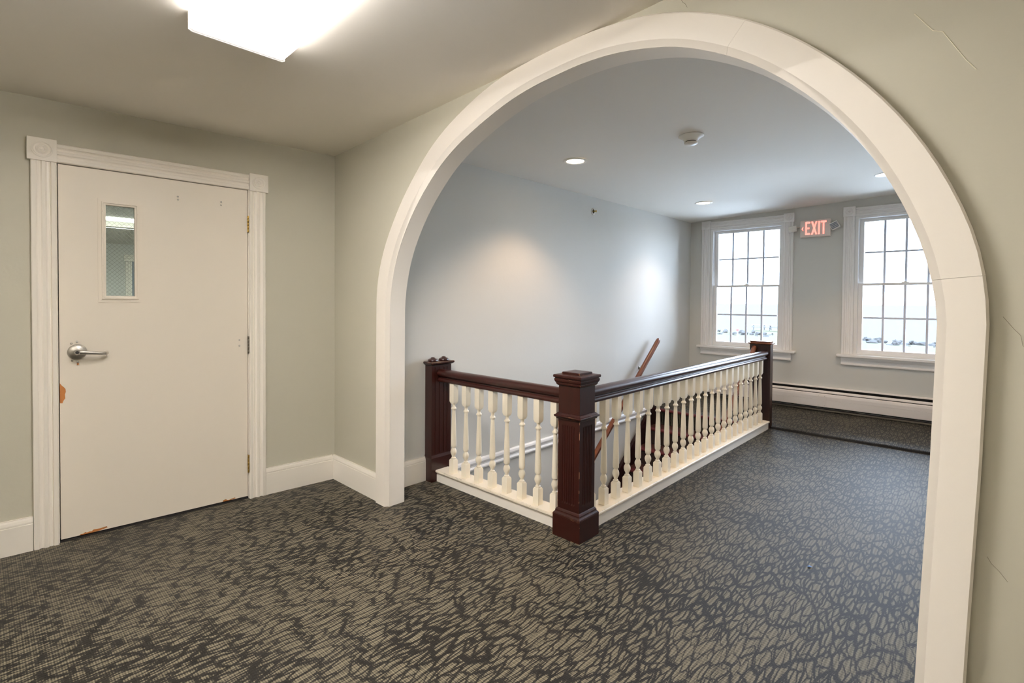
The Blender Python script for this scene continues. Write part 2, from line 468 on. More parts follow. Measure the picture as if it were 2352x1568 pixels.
def lerp(a, b, t): return (a[0] + (b[0] - a[0]) * t, a[1] + (b[1] - a[1]) * t)
bm = B_()
hole = [lerp(i, o, 0.25) for i, o in zip(C_IN, C_OUT)]
outl = [(1.7, 0), (1.7, 2.55)] + [(-3.46, 2.55), (-3.46, 0)] + list(reversed(hole))
wall_poly(bm, outl, lambda p, d, q: MA_pt(p, d, q), 0.0, WT - .004)
wall_mid = obj('wall_middle', bm, M_wall, kind='structure', label='sage grey wall pierced by the big white arch', tri=True)
# hairline cracks in the plaster
def crack(pts, w, mat, lab, name='plaster_crack'):
    bm = B_(); prev = None
    for i, (x, z) in enumerate(pts):
        a = pts[max(i - 1, 0)]; b = pts[min(i + 1, len(pts) - 1)]
        d = Vector((b[0] - a[0], 0, b[1] - a[1])).normalized(); nn = Vector((-d.z, 0, d.x)) * w * 0.5
        c = MA_pt(x, -0.0012, z)
        r = [bm.verts.new(c + nn), bm.verts.new(c + Vector((0, -0.0006, 0))), bm.verts.new(c - nn)]
        if prev:
            for k in range(2): bm.faces.new((prev[k], prev[k + 1], r[k + 1], r[k]))
        prev = r
    obj(name, bm, mat, wall_mid, label=lab)
crack([(-0.83, 2.40), (-0.822, 2.385), (-0.812, 2.375), (-0.805, 2.36)], 0.0010, M_crack, 'short dark crack above the arch crown')
crack([(-0.158, 2.09), (-0.118, 2.03), (-0.098, 2.02), (-0.05, 1.93), (-0.03, 1.90)], 0.0022, M_crackl, 'pale raised crack beside the arch')
crack([(0.012, 0.66), (0.02, 0.645), (0.035, 0.63), (0.05, 0.61)], 0.0007, M_crack, 'thin crack beside the right arch leg')
crack([(0.03, 1.27), (0.05, 1.24), (0.062, 1.225), (0.066, 1.20), (0.09, 1.18)], 0.0008, M_crack, 'thin slanting crack right of the arch')

# arch casing in segments, and the lining of the opening
N_PT = len(C_OUT)
def casing_seg(i0, i1, gap0=0.0, gap1=0.0):
    bm = B_(); rings = []
    for i in range(i0, i1 + 1):
        I, O = C_IN[i], C_OUT[i]
        if i == i0 and gap0: I, O = lerp(I, C_IN[i + 1], gap0), lerp(O, C_OUT[i + 1], gap0)
        if i == i1 and gap1: I, O = lerp(I, C_IN[i - 1], gap1), lerp(O, C_OUT[i - 1], gap1)
        wd = math.hypot(O[0] - I[0], O[1] - I[1])
        def at(f, d):
            p = lerp(I, O, f)
            zz = min(p[1], ceil_z(p[0], B) - 0.001)
            return MA_pt(p[0], d, zz)
        bv = 0.024 / wd
        rings.append([at(1, -0.0002), at(1, -0.024), at(1 - 0.006 / wd, -0.030), at(bv * 1.15, -0.030), at(bv * 0.85, -0.0285), at(0.06, -0.011), at(0, -0.006), at(0, -0.0006), at(0.15, -0.0006)])
    loft(bm, rings)
    return bm
def ang_i(a): return 3 + int(round(a / 2.5))
# joints as in the photo
j_right, j_top, j_left = ang_i(5.0), ang_i(50.0), ang_i(170.0)
trim1 = empty('trim_1', MA_pt(-1.42, 0, 0), kind='structure', label='white painted arch casing around the opening')
for nme, i0, i1, g0, g1, lb in (('casing_segment', 0, j_right, 0, 0.014, 'right leg'), ('casing_segment', j_right, j_top, 0.0, 0.012, 'right haunch'),
                                ('casing_segment', j_top, j_left, 0.0, 0.006, 'crown and left haunch'), ('casing_segment', j_left, N_PT - 1, 0.0, 0, 'left leg')):
    obj(nme, casing_seg(i0, i1, g0, g1), M_arch, trim1, smooth=True, label='white arch casing, ' + lb)
bm = B_(); prev = None
for i in range(N_PT):
    I, O = C_IN[i], C_OUT[i]
    r = []
    for f, d in ((0.0, 0.0), (0.0, WT * 0.5), (0.0, WT), (0.18, WT + 0.001), (0.22, 0.0)):
        p = lerp(I, O, f); zz = min(p[1], ceil_z(p[0], B) - 0.001)
        r.append(bm.verts.new(MA_pt(p[0] , d, zz)))
    if prev:
        for k in range(5): bm.faces.new((prev[k], prev[(k + 1) % 5], r[(k + 1) % 5], r[k]))
    prev = r
obj('arch_lining', bm, M_arch, trim1, smooth=True, label='smooth white soffit lining inside the arch')

# ------------------------------------------------------------------ other walls
def simple_wall(name, x0, x1, y0, y1, z0, z1, mat, label):
    bm = B_(); box(bm, x0, x1, y0, y1, z0, z1)
    return obj(name, bm, mat, kind='structure', label=label)
simple_wall('wall_stairwell', XS - .12, XS, arch_y(XS) + WT - .006, YC + .12, -3.0, 2.5, M_wall2, 'pale grey stairwell wall')
bm = B_()
wall_poly(bm, [(arch_y(0) + WT - .006, -3.0), (YC + .12, -3.0), (YC + .12, 2.56), (arch_y(0) + WT - .006, 2.56)], lambda p, d, q: Vector((XR2 + d, p, q)), 0, 0.12)
obj('wall_right', bm, M_wall2, kind='structure', label='pale grey right wall behind the arch')
simple_wall('wall_front', -3.95, 1.8, -2.35, -2.23, 0, 2.56, M_wall, 'sage wall behind the camera')
simple_wall('wall_side', 1.6, 1.72, -2.3, arch_y(1.6), 0, 2.56, M_wall, 'sage wall right of the camera')
# well below the floor
bm = B_()
box(bm, XS, WX1 + .02, WY0 - .12, WY0 - .002, -3.0, -0.002)
box(bm, WX1 + .002, WX1 + .12, WY0 - .12, YC, -3.0, -0.252)
box(bm, WX1 + .002, WX1 + .12, WY0, LAND_Y, -0.252, -0.002)
box(bm, XS - .1, WX1 + .12, WY0 - .12, YC, -3.1, -3.0)
obj('wall_well', bm, M_wall2, kind='structure', label='painted sides of the stairwell below the floor')

# back wall with two window openings
W_OPEN = []
for k in range(2):
    x0 = -2.672 + 1.6 * k
    W_OPEN.append((x0, x0 + 0.884, 0.735, 2.262))
bm = B_()
xs_ = [XS, W_OPEN[0][0], W_OPEN[0][1], W_OPEN[1][0], W_OPEN[1][1], XR2]
zs_ = [-3.0, 0.735, 2.262, 2.56]
for i in range(5):
    for j in range(3):
        if i in (1, 3) and j == 1: continue
        box(bm, xs_[i], xs_[i + 1], YC, YC + .12, zs_[j], zs_[j + 1])
bmesh.ops.remove_doubles(bm, verts=bm.verts, dist=1e-5)
bm2 = bm
ff = {}
for f in list(bm.faces):
    key = tuple(round(c, 4) for c in f.calc_center_median())
    ff.setdefault(key, []).append(f)
bmesh.ops.delete(bm, geom=[f for l in ff.values() if len(l) > 1 for f in l], context='FACES')
obj('wall_back', bm, M_wall2, kind='structure', label='grey wall with two windows and the exit sign')

# ------------------------------------------------------------------ moulding profiles
def casing_prof(w, t=0.02):
    # (across, out) fluted victorian casing
    return [(0, 0), (0, t * .8), (.04 * w, t), (.20 * w, t), (.25 * w, t * .72), (.30 * w, t * .62), (.38 * w, t * .66), (.44 * w, t * 1.02), (.56 * w, t * 1.02),
            (.62 * w, t * .66), (.70 * w, t * .62), (.75 * w, t * .8), (.77 * w, t * .55), (.80 * w, t * .9), (.95 * w, t), (w, t * .8), (w, 0)]
def mould_v(bm, M, x0, w, z0, z1, t=0.02, flip=False):
    pr = [((x0 + (w - a if flip else a)), o) for a, o in casing_prof(w, t)]
    prism(bm, pr, z0, z1, M)
def mould_h(bm, M, x0, x1, z0, w, t=0.02):
    # profile across = z ; extrude along x
    pr = [(o, z0 + a) for a, o in casing_prof(w, t)]
    M2 = M @ Matrix(((0, 0, 1, 0), (1, 0, 0, 0), (0, 1, 0, 0), (0, 0, 0, 1)))
    prism(bm, pr, x0, x1, M2)
def rosette(bm, M, cx, cz, s, t=0.03, zs=None):
    zs = zs or s
    box(bm, cx - s / 2, cx + s / 2, 0, t, cz - zs / 2, cz + zs / 2, M, 0.003)
    R = 0.36 * min(s, zs)
    MM = M @ Matrix.Translation((cx, 0, cz)) @ Matrix.Rotation(-math.pi / 2, 4, 'X')
    prof = [(R * 1.02, t - .002), (R, t + .004), (R * .88, t + .005), (R * .78, t + .0006), (R * .62, t + .0006), (R * .52, t + .005), (R * .40, t + .005),
            (R * .32, t + .001), (R * .24, t + .001), (R * .15, t + .006), (R * .03, t + .0075)]
    lathe(bm, prof, MM, 28)

# ------------------------------------------------------------------ door
door = empty('door_1', MDW @ Vector((1.035, 0, 0)), kind='structure', label='cream painted flush door with a narrow wired-glass light')
bm = B_()
LX0, LX1, LZ0, LZ1 = 1.162, 1.308, 1.300, 1.818
xs2 = [0.580, LX0, LX1, 1.490]; zs2 = [0.015, LZ0, LZ1, 2.000]
for i in range(3):
    for j in range(3):
        if i == 1 and j == 1: continue
        box(bm, xs2[i], xs2[i + 1], -0.047, -0.003, zs2[j], zs2[j + 1], MDW)
bmesh.ops.remove_doubles(bm, verts=bm.verts, dist=1e-5)
ff = {}
for f in list(bm.faces): ff.setdefault(tuple(round(c, 4) for c in f.calc_center_median()), []).append(f)
bmesh.ops.delete(bm, geom=[f for l in ff.values() if len(l) > 1 for f in l], context='FACES')
slab_o = obj('slab', bm, M_door, door)
# lite frame
bm = B_()
FX0, FX1, FZ0, FZ1 = 1.134, 1.330, 1.276, 1.845
def ringframe(bm, M, x0, x1, z0, z1, prof):
    """prof: list of (inset, out). mitred rectangular frame"""
    rings = []
    cs = [(x0, z0, 1, 1), (x1, z0, -1, 1), (x1, z1, -1, -1), (x0, z1, 1, -1)]
    vs = [[bm.verts.new(M @ Vector((cx + sx_ * a, o, cz + sz_ * a))) for a, o in prof] for cx, cz, sx_, sz_ in cs]
    n = len(prof)
    for i in range(4):
        a, b = vs[i], vs[(i + 1) % 4]
        for k in range(n - 1): bm.faces.new((a[k], a[k + 1], b[k + 1], b[k]))
ringframe(bm, MDW, FX0, FX1, FZ0, FZ1, [(0, -0.004), (0, 0.001), (0.016, 0.002), (0.017, 0.009), (0.024, 0.010), (0.026, 0.004), (0.034, 0.003), (0.036, -0.012)])
lf = obj('light_frame', bm, M_door, slab_o)
bm = B_()
for x in (FX0 + .021, FX1 - .021):
    for k in range(4):
        lathe(bm, [(0.0035, 0.008), (0.003, 0.0078), (0.001, 0.011)], MDW @ Matrix.Translation((x, 0, 1.33 + 0.148 * k)) @ Matrix.Rotation(-math.pi / 2, 4, 'X'), 8)
obj('frame_screws', bm, M_plast2, slab_o, kind='stuff')
bm = B_(); box(bm, LX0 + .001, LX1 - .001, -0.016, -0.011, LZ0 + .001, LZ1 - .001, MDW)
obj('glass', bm, M_glassd, slab_o, label='narrow wired safety glass')
bm = B_()
step = 0.0175
w_, h_ = LX1 - LX0, LZ1 - LZ0
sl = 1.0
for s in (1, -1):
    c = -h_ / sl
    k = 0
    while True:
        xa = -h_ / sl + k * step * 1.25
        if xa > w_: break
        # line z = (x - xa)*sl for s=1
        x0 = max(0, xa); x1 = min(w_, xa + h_ / sl)
        z0_, z1_ = (x0 - xa) * sl, (x1 - xa) * sl
        if x1 > x0 + 1e-4:
            if s < 0: x0, x1 = w_ - x0, w_ - x1
            a = MDW @ Vector((LX0 + x0, -0.0135, LZ0 + z0_)); b = MDW @ Vector((LX0 + x1, -0.0135, LZ0 + z1_))
            tube(bm, [a, b], 0.0005, 3)
        k += 1
obj('wire_mesh', bm, M_black, slab_o, kind='stuff')
# jamb and casing
bm = B_()
box(bm, 1.494, U1, -0.119, -0.001, 0, ZD, MDW); 
obj('jamb', bm, M_trim, door)
bm = B_(); box(bm, U0, 0.576, -0.119, -0.001, 0, ZD, MDW); obj('jamb', bm, M_trim, door)
bm = B_(); box(bm, 0.576, 1.494, -0.119, -0.001, 2.004, ZD, MDW); obj('head_jamb', bm, M_trim, door)
bm = B_()
for a_, b_, c_, d_ in ((1.478, 1.4938, 0, 2.0035), (0.5762, 0.592, 0, 2.0035)): 
    bm = B_(); box(bm, a_, b_, -0.062, -0.0475, c_, d_, MDW); obj('door_stop', bm, M_trim, door)
bm = B_(); box(bm, .5925, 1.4775, -0.062, -0.0475, 1.988, 2.0035, MDW); obj('door_stop', bm, M_trim, door)
bm = B_(); box(bm, 0.5765, 1.4935, -0.115, -0.001, -0.001, 0.008, MDW); obj('gap_shade', bm, M_dark, door, label='dark strip coloured as the shade under the door')  # solid dark strip standing in for shade in the gap below the slab
bm = B_(); mould_v(bm, MDW, 1.496, 0.098, 0.0, 2.0, 0.022, flip=True); obj('side_casing', bm, M_trim, door)
bm = B_(); mould_v(bm, MDW, 0.474, 0.098, 0.0, 1.997, 0.022); obj('side_casing', bm, M_trim, door)
bm = B_(); mould_h(bm, MDW, 0.575, 1.493, 2.003, 0.095, 0.022); obj('head_casing', bm, M_trim, door)
bm = B_(); rosette(bm, MDW, 1.550, 2.057, 0.114); obj('rosette_block', bm, M_trim, door, smooth=True)
bm = B_(); rosette(bm, MDW, 0.517, 2.052, 0.112); obj('rosette_block', bm, M_trim, door, smooth=True)
# hinges
for z0_, z1_, mm, lb in ((1.729, 1.836, M_brass, 'aged brass hinge'), (0.946, 1.059, M_black, 'dark steel hinge'), (0.169, 0.286, M_brass, 'tarnished brass hinge')):
    bm = B_()
    for k in range(5):
        a = z0_ + (z1_ - z0_) * k / 5
        lathe(bm, [(0.0052, a + .0008), (0.0058, a + .002), (0.0058, a + (z1_ - z0_) / 5 - .002), (0.0052, a + (z1_ - z0_) / 5 - .0008)], MDW @ Matrix.Translation((0.5765, 0.004, 0)), 10)
    box(bm, 0.5775, 0.5805, -0.03, 0.003, z0_, z1_, MDW)
    obj('hinge', bm, mm, door, smooth=True, label=lb)
# lever handle
MX = Matrix.Rotation(-math.pi / 2, 4, 'X')
bm = B_(); lathe(bm, [(0.041, -0.002), (0.041, 0.002), (0.038, 0.006), (0.028, 0.009), (0.018, 0.013), (0.013, 0.016), (0.012, 0.045)], MDW @ Matrix.Translation((1.419, 0, 1.009)) @ MX, 32)
hd = obj('handle_rose', bm, M_steel, slab_o, smooth=True)
bm = B_()
tube(bm, [MDW @ Vector(p) for p in ((1.424, 0.060, 1.012), (1.400, 0.062, 1.010), (1.36, 0.060, 1.005), (1.33, 0.056, 1.001), (1.312, 0.050, 0.999), (1.297, 0.038, 0.999), (1.291, 0.024, 1.0))],
     [(0.0075, 0.011), (0.008, 0.0115), (0.0065, 0.0095), (0.006, 0.009), (0.006, 0.009), (0.005, 0.0135), (0.004, 0.008)], 14)
lathe(bm, [(0.0135, 0.040), (0.0135, 0.066), (0.0105, 0.0695)], MDW @ Matrix.Translation((1.421, 0, 1.011)) @ MX, 20)
obj('lever', bm, M_steel, slab_o, smooth=True, label='satin steel lever')
bm = B_(); lathe(bm, [(0.008, 0.069), (0.008, 0.0705), (0.003, 0.0706)], MDW @ Matrix.Translation((1.421, 0, 1.011)) @ MX, 16)
obj('keyhole', bm, M_dark, slab_o, label='dark key cylinder')
for x, z, r in ((1.442, 1.055, .0055), (1.419, 1.064, .0055), (1.439, 0.965, .0055), (1.417, 0.955, .0055), (0.959, 1.905, .005), (0.958, 1.887, .005), (0.73, 1.905, .005), (0.73, 1.886, .005), (0.628, 1.036, .005), (0.628, 0.999, .005)):
    bm = B_(); lathe(bm, [(r, -0.004), (r, 0.0), (r * .8, 0.0022), (r * .25, 0.0032)], MDW @ Matrix.Translation((x, 0, z)) @ MX, 12)
    obj('screw_cap', bm, M_steel, slab_o, smooth=True)
bm = B_(); tube(bm, [MDW @ Vector((1.417, 0.001, 0.948)), MDW @ Vector((1.416, 0.001, 0.940))], 0.004, 8); obj('rust_spot', bm, M_bare, slab_o, label='small rusty spot under the lever')
# bare wood patches
def patch(pts):
    bm = B_()
    vf = [bm.verts.new(MDW @ Vector((u, -0.0022, z))) for u, z in pts]
    vb = [bm.verts.new(MDW @ Vector((u, -0.004, z))) for u, z in pts]
    bm.faces.new(vf); bm.faces.new(list(reversed(vb)))
    for i in range(len(pts)): bm.faces.new((vf[i], vb[i], vb[(i + 1) % len(pts)], vf[(i + 1) % len(pts)]))
    obj('bare_wood_patch', bm, M_bare, slab_o, label='chipped patch of bare orange wood', tri=True)
patch([(1.4898, 0.742), (1.480, 0.740), (1.475, 0.755), (1.468, 0.765), (1.4695, 0.785), (1.466, 0.80), (1.467, 0.815), (1.474, 0.826), (1.480, 0.832), (1.4898, 0.848)])
patch([(1.412, 0.0152), (1.412, 0.021), (1.400, 0.020), (1.392, 0.026), (1.385, 0.022), (1.372, 0.024), (1.366, 0.022), (1.356, 0.030), (1.33, 0.028), (1.30, 0.031), (1.296, 0.024), (1.33, 0.017), (1.36, 0.0152)])
patch([(0.725, 0.0152), (0.722, 0.024), (0.708, 0.027), (0.70, 0.020), (0.69, 0.018), (0.676, 0.022), (0.655, 0.024), (0.652, 0.019), (0.68, 0.0152)])

# corridor seen through the door light
bm = B_()
box(bm, -1.0, 2.7, -8.5, -8.4, 0, 2.45, MDW); box(bm, -1.1, -1.0, -8.5, -.121, 0, 2.45, MDW); box(bm, 2.7, 2.8, -8.5, -.121, 0, 2.45, MDW)
obj('wall_corridor', bm, M_wall2, kind='structure', label='pale corridor walls behind the door glass')
bm = B_(); box(bm, -1.1, 2.8, -8.5, -.121, 2.31, 2.45, MDW); box(bm, -1.0, 2.7, -5.05, -4.9, 2.24, 2.31, MDW)
obj('ceiling_corridor', bm, M_ceil, kind='structure', label='corridor ceiling with a dropped beam')
bm = B_(); box(bm, -1.1, 2.8, -8.5, -.121, -.1, -0.001, MDW); obj('floor_corridor', bm, M_carpet, kind='structure', label='corridor floor')
bm = B_(); box(bm, -0.6, 2.3, -5.50, -5.25, 2.285, 2.308, MDW, 0.008)  # extra glowing strip added behind the beam to brighten the corridor
M_cfill = emit('corridor_tube', (0.93, 1.0, 0.97), 20.0)
tag(obj('corridor_light', bm, M_cfill), 'added fill light hidden behind the corridor beam, brightening the corridor', 'ceiling light')
bm = B_(); box(bm, -0.2, 2.0, -4.60, -4.50, 2.275, 2.308, MDW, 0.01)
tag(obj('corridor_light', bm, emit('corridor_tube', (0.93, 1.0, 0.97), 26.0)), 'lit tube light on the corridor ceiling seen through the door glass', 'ceiling light')
dr = empty('door_2', MDW @ Vector((-.1, -8.4, 0)), kind='structure', label='grey door in white casing at the far end of the corridor, seen through the glass')
bm = B_(); box(bm, -.55, .33, -8.399, -8.37, 0.01, 1.99, MDW, 0.003); obj('slab', bm, M_grille, dr)
MD8 = MDW @ Matrix.Translation((0, -8.4, 0))
for x in (-.65, .33):
    bm = B_(); mould_v(bm, MD8, x, 0.1, 0, 1.99, 0.04); obj('side_casing', bm, M_trim, dr)
bm = B_(); mould_h(bm, MD8, -.67, .45, 1.995, 0.12, 0.05); obj('head_casing', bm, M_trim, dr)

# ------------------------------------------------------------------ baseboards
BBP = [(0, 0), (0.018, 0), (0.018, 0.138), (0.015, 0.141), (0.0165, 0.143), (0.0165, 0.150), (0.013, 0.162), (0.009, 0.170), (0.009, 0.174), (0, 0.174)]
def bb(bm, M, a, b, prof=BBP):
    # M maps (along, out, z)
    M2 = M @ Matrix(((0, 0, 1, 0), (1, 0, 0, 0), (0, 1, 0, 0), (0, 0, 0, 1)))
    prism(bm, prof, a, b, M2)
bm = B_(); bb(bm, MDW, 0.0185, 0.473); bb_l = obj('baseboard_left', bm, M_trim, kind='structure', label='white baseboard right of the door')
bm = B_(); bb(bm, MDW, 1.596, 4.05); obj('baseboard_left', bm, M_trim, kind='structure', label='white baseboard left of the door')
MAW = frame((XD, B, 0), (1, AA, 0), (AA, -1, 0))
bm = B_(); bb(bm, MAW, 0.0, -2.846 - XD - .001); obj('baseboard_middle', bm, M_trim, kind='structure', label='white baseboard left of the arch')
bm = B_(); bb(bm, MAW, -0.030 - XD, 1.6 - XD); obj('baseboard_middle', bm, M_trim, kind='structure', label='white baseboard right of the arch')
MSW = frame((XS, 0, 0), (0, 1, 0), (1, 0, 0))
bm = B_(); bb(bm, MSW, 1.895, 2.222); obj('baseboard_stairwell', bm, M_trim, kind='structure', label='white baseboard between arch and wall newel')
# skirting at floor level round the well
bm = B_()
bb(bm, MSW, 2.412, 5.52, [(0, -0.045), (0.012, -0.045), (0.020, -0.040), (0.023, -0.028), (0.018, -0.018), (0.014, -0.014), (0.014, -0.002), (0.020, 0.006), (0.024, 0.020), (0.020, 0.036), (0.010, 0.044), (0, 0.044)])
obj('trim_2', bm, M_wtrim, kind='structure', label='white moulded trim along the stairwell wall at floor level')
bm = B_(); bb(bm, MSW, 5.70, YC, [(a, b_ + 0.02 if b_ else 0.0) for a, b_ in BBP]); obj('baseboard_landing', bm, M_wtrim, kind='structure', label='white baseboard on the landing')

# ------------------------------------------------------------------ newel posts
CX, CY = -1.655, 2.296
def sqring(h, z, flute=0.0, nf=6, cx=CX, cy=CY):
    pts = []
    for s in range(4):
        a = s * math.pi / 2
        for k in range(nf):
            c = -0.62 * h + 1.24 * h * (k + .5) / nf
            w = 0.30 * 1.24 * h / nf
            if k == 0: pts.append((s, -h, h))
            for du, dd in ((-w * 1.1, 0), (-w * .6, .8), (0, 1.0), (w * .6, .8), (w * 1.1, 0)):
                pts.append((s, c + du, h - dd * flute))
    out = []
    for s, u, d in pts:
        if s == 0: out.append((cx + u, cy - d, z))
        elif s == 1: out.append((cx + d, cy + u, z))
        elif s == 2: out.append((cx - u, cy + d, z))
        else: out.append((cx - d, cy - u, z))
    return out
npost = empty('newel_post', (CX, CY, 0), label='big dark mahogany newel post with fluted sides at the railing corner', cat='newel post')
bm = B_(); loft(bm, [sqring(.092, 0), sqring(.092, .114)]); obj('plinth', bm, M_newel, npost)
bm = B_(); loft(bm, [sq(h, z, None, CX, CY) for h, z in ((.092, .1145), (.0925, .117), (.0925, .121), (.090, .127), (.084, .133), (.082, .137), (.082, .142), (.077, .150), (.0735, .1535))]); obj('base_moulding', bm, M_newel, npost)
bm = B_(); loft(bm, [sqring(.073, .154), sqring(.073, .186), sqring(.073, .196, .0042), sqring(.073, .612, .0042), sqring(.073, .622), sqring(.073, .649)]); obj('fluted_shaft', bm, M_worn, npost)
bm = B_(); loft(bm, [sq(h, z, None, CX, CY) for h, z in ((.0735, .6495), (.079, .6505), (.0815, .654), (.0815, .658), (.086, .660), (.090, .664), (.0915, .668), (.090, .672), (.084, .675), (.075, .684))]); obj('collar', bm, M_newel, npost)
bm = B_(); loft(bm, [sq(.0715, .6845, None, CX, CY), sq(.0715, .834, None, CX, CY)]); obj('upper_block', bm, M_newel, npost)
bm = B_(); loft(bm, [sq(h, z, None, CX, CY) for h, z in ((.072, .8345), (.076, .836), (.081, .842), (.083, .848), (.083, .852), (.086, .854), (.0895, .861), (.0905, .868), (.0905, .873), (.087, .875), (.087, .878), (.093, .880), (.095, .884), (.095, .892), (.092, .896), (.060, .899), (.060, .907), (.057, .910))]); obj('cap', bm, M_newel, npost)

wn = empty('newel_post', (XS + .045, 2.315, 0), label='dark half newel post with two round buttons on top, against the stairwell wall', cat='newel post')
def rect(x0, x1, y0, y1, z): return [(x0, y0, z), (x1, y0, z), (x1, y1, z), (x0, y1, z)]
bm = B_(); loft(bm, [rect(XS + .001, XS + .083, 2.222, 2.408, 0), rect(XS + .001, XS + .083, 2.222, 2.408, .17), rect(XS + .001, XS + .077, 2.226, 2.404, .19), rect(XS + .001, XS + .077, 2.226, 2.404, .835)]); obj('shaft', bm, M_newelp, wn)
for y in (2.262, 2.302, 2.342, 2.372):
    bm = B_(); box(bm, XS + .0765, XS + .080, y - .005, y + .005, .20, .82); obj('reed', bm, M_newelp, wn)
bm = B_(); loft(bm, [rect(XS + .001, XS + .077 + e, 2.226 - e, 2.404 + e, z) for e, z in ((0, .8355), (.006, .838), (.016, .846), (.018, .850), (.018, .856), (.014, .860), (.002, .861))]); obj('cap', bm, M_newel, wn)
for y in (2.262, 2.362):
    bm = B_(); lathe(bm, [(.034, .8612), (.037, .866), (.035, .874), (.026, .880), (.018, .882), (.016, .886), (.010, .890), (.003, .891)], Matrix.Translation((XS + .042, y, 0)), 20)
    obj('button', bm, M_rail, wn, smooth=True)

fn = empty('newel_post', (-1.7135, 5.645, 0), label='plain dark wide newel post at the far end of the long railing', cat='newel post')
bm = B_(); box(bm, -1.815, -1.612, 5.602, 5.688, 0.0, .868, ID, .002); obj('shaft', bm, M_newelp, fn)
bm = B_(); loft(bm, [rect(-1.815 - e, -1.612 + e, 5.602 - e, 5.688 + e, z) for e, z in ((0, .8685), (.004, .869), (.012, .874), (.015, .879), (.012, .883), (-.004, .884), (-.004, .890), (0, .893), (0, .898), (-.006, .901))]); obj('cap', bm, M_oak, fn)

# ------------------------------------------------------------------ balusters and railings
def baluster_bm(cx, cy):
    bm = B_()
    h = .0215
    T = Matrix.Translation((cx, cy, 0))
    z0, z1 = .0835, .720
    loft(bm, [sq(h, z0), sq(h, .176), sq(h * .72, .186)], T)
    lathe(bm, [(.0155, .185), (.0168, .188), (.0168, .193), (.0115, .198), (.0108, .205), (.0135, .208), (.0135, .211), (.0178, .218), (.0213, .230), (.0213, .240), (.0178, .252), (.0130, .259), (.0122, .264),
               (.0160, .268), (.0192, .274), (.0198, .290), (.0186, .34), (.0162, .42), (.0134, .49), (.0120, .528), (.0124, .531), (.0180, .537), (.0190, .541), (.0180, .545), (.0126, .551), (.0110, .558), (.0118, .570), (.0150, .576)], T, 16)
    loft(bm, [sq(h * .72, .575), sq(h, .592), sq(h, z1)], T)
    return bm
def sill_bm(horizontal, a, b, c):
    """sill running along x (horizontal) or y, c = centre line"""
    prof = [(-.048, -.008), (.048, -.008), (.048, .066), (-.048, .066)]
    lip = [(-.058, .0665), (-.060, .070), (-.060, .078), (-.056, .0832), (.056, .0832), (.060, .078), (.060, .070), (.058, .0665)]
    outs = []
    for pr in (prof, lip):
        bm = B_()
        if horizontal: M = Matrix(((0, 0, 1, 0), (1, 0, 0, c), (0, 1, 0, 0), (0, 0, 0, 1)))
        else: M = Matrix(((1, 0, 0, c), (0, 0, 1, 0), (0, 1, 0, 0), (0, 0, 0, 1)))
        prism(bm, pr, a, b, M)
        outs.append(bm)
    return outs
RAILP = [(-.020, .716), (.020, .716), (.026, .719), (.029, .726), (.029, .734), (.025, .740), (.019, .744), (.018, .750), (.024, .756), (.033, .762), (.037, .770), (.038, .780), (.035, .790), (.027, .799), (.014, .804), (0, .8055),
         (-.014, .804), (-.027, .799), (-.035, .790), (-.038, .780), (-.037, .770), (-.033, .762), (-.024, .756), (-.018, .750), (-.019, .744), (-.025, .740), (-.029, .734), (-.029, .726), (-.026, .719)]
def rail_bm(horizontal, a, b, c):
    bm = B_()
    if horizontal: M = Matrix(((0, 0, 1, 0), (1, 0, 0, c), (0, 1, 0, 0), (0, 0, 0, 1)))
    else: M = Matrix(((1, 0, 0, c), (0, 0, 1, 0), (0, 1, 0, 0), (0, 0, 0, 1)))
    prism(bm, RAILP, a, b, M)
    return bm
r1 = empty('stair_railing', ((XS + .08 + CX - .09) / 2, 2.312, 0), label='short railing with white turned balusters between wall newel and corner newel', cat='railing')
CS = 2.318
s_, l_ = sill_bm(True, XS + .0835, CX - .0928, CS); obj('bottom_fascia', s_, M_trim, r1); obj('bottom_rail', l_, M_sill, r1)
obj('handrail', rail_bm(True, XS + .0805, CX - .0725, CS - .01), M_rail, r1, smooth=True)
first = None
for k in range(8):
    x = -2.722 + .1298 * k
    if first is None: first = obj('baluster', baluster_bm(x, CS - .01), M_bal, r1, smooth=True); base = Vector(first.location); x_0 = x
    else:
        c = first.copy(); COL.objects.link(c); c.parent = r1; c.location = base + Vector((x - x_0, 0, 0))
r2 = empty('stair_railing', (-1.66, 3.95, 0), label='long railing with white turned balusters from corner newel to far newel', cat='railing')
CL = -1.667
s_, l_ = sill_bm(False, CY + .0928, 5.60, CL); obj('bottom_fascia', s_, M_trim, r2); obj('bottom_rail', l_, M_sill, r2)
obj('handrail', rail_bm(False, CY + .0725, 5.6015, CL + .004), M_rail, r2, smooth=True)
for k in range(23):
    y = 2.452 + .1365 * k
    c = first.copy(); COL.objects.link(c); c.parent = r2
    c.location = Vector((CL + .004, y, .0835)) - Vector(r2.location)

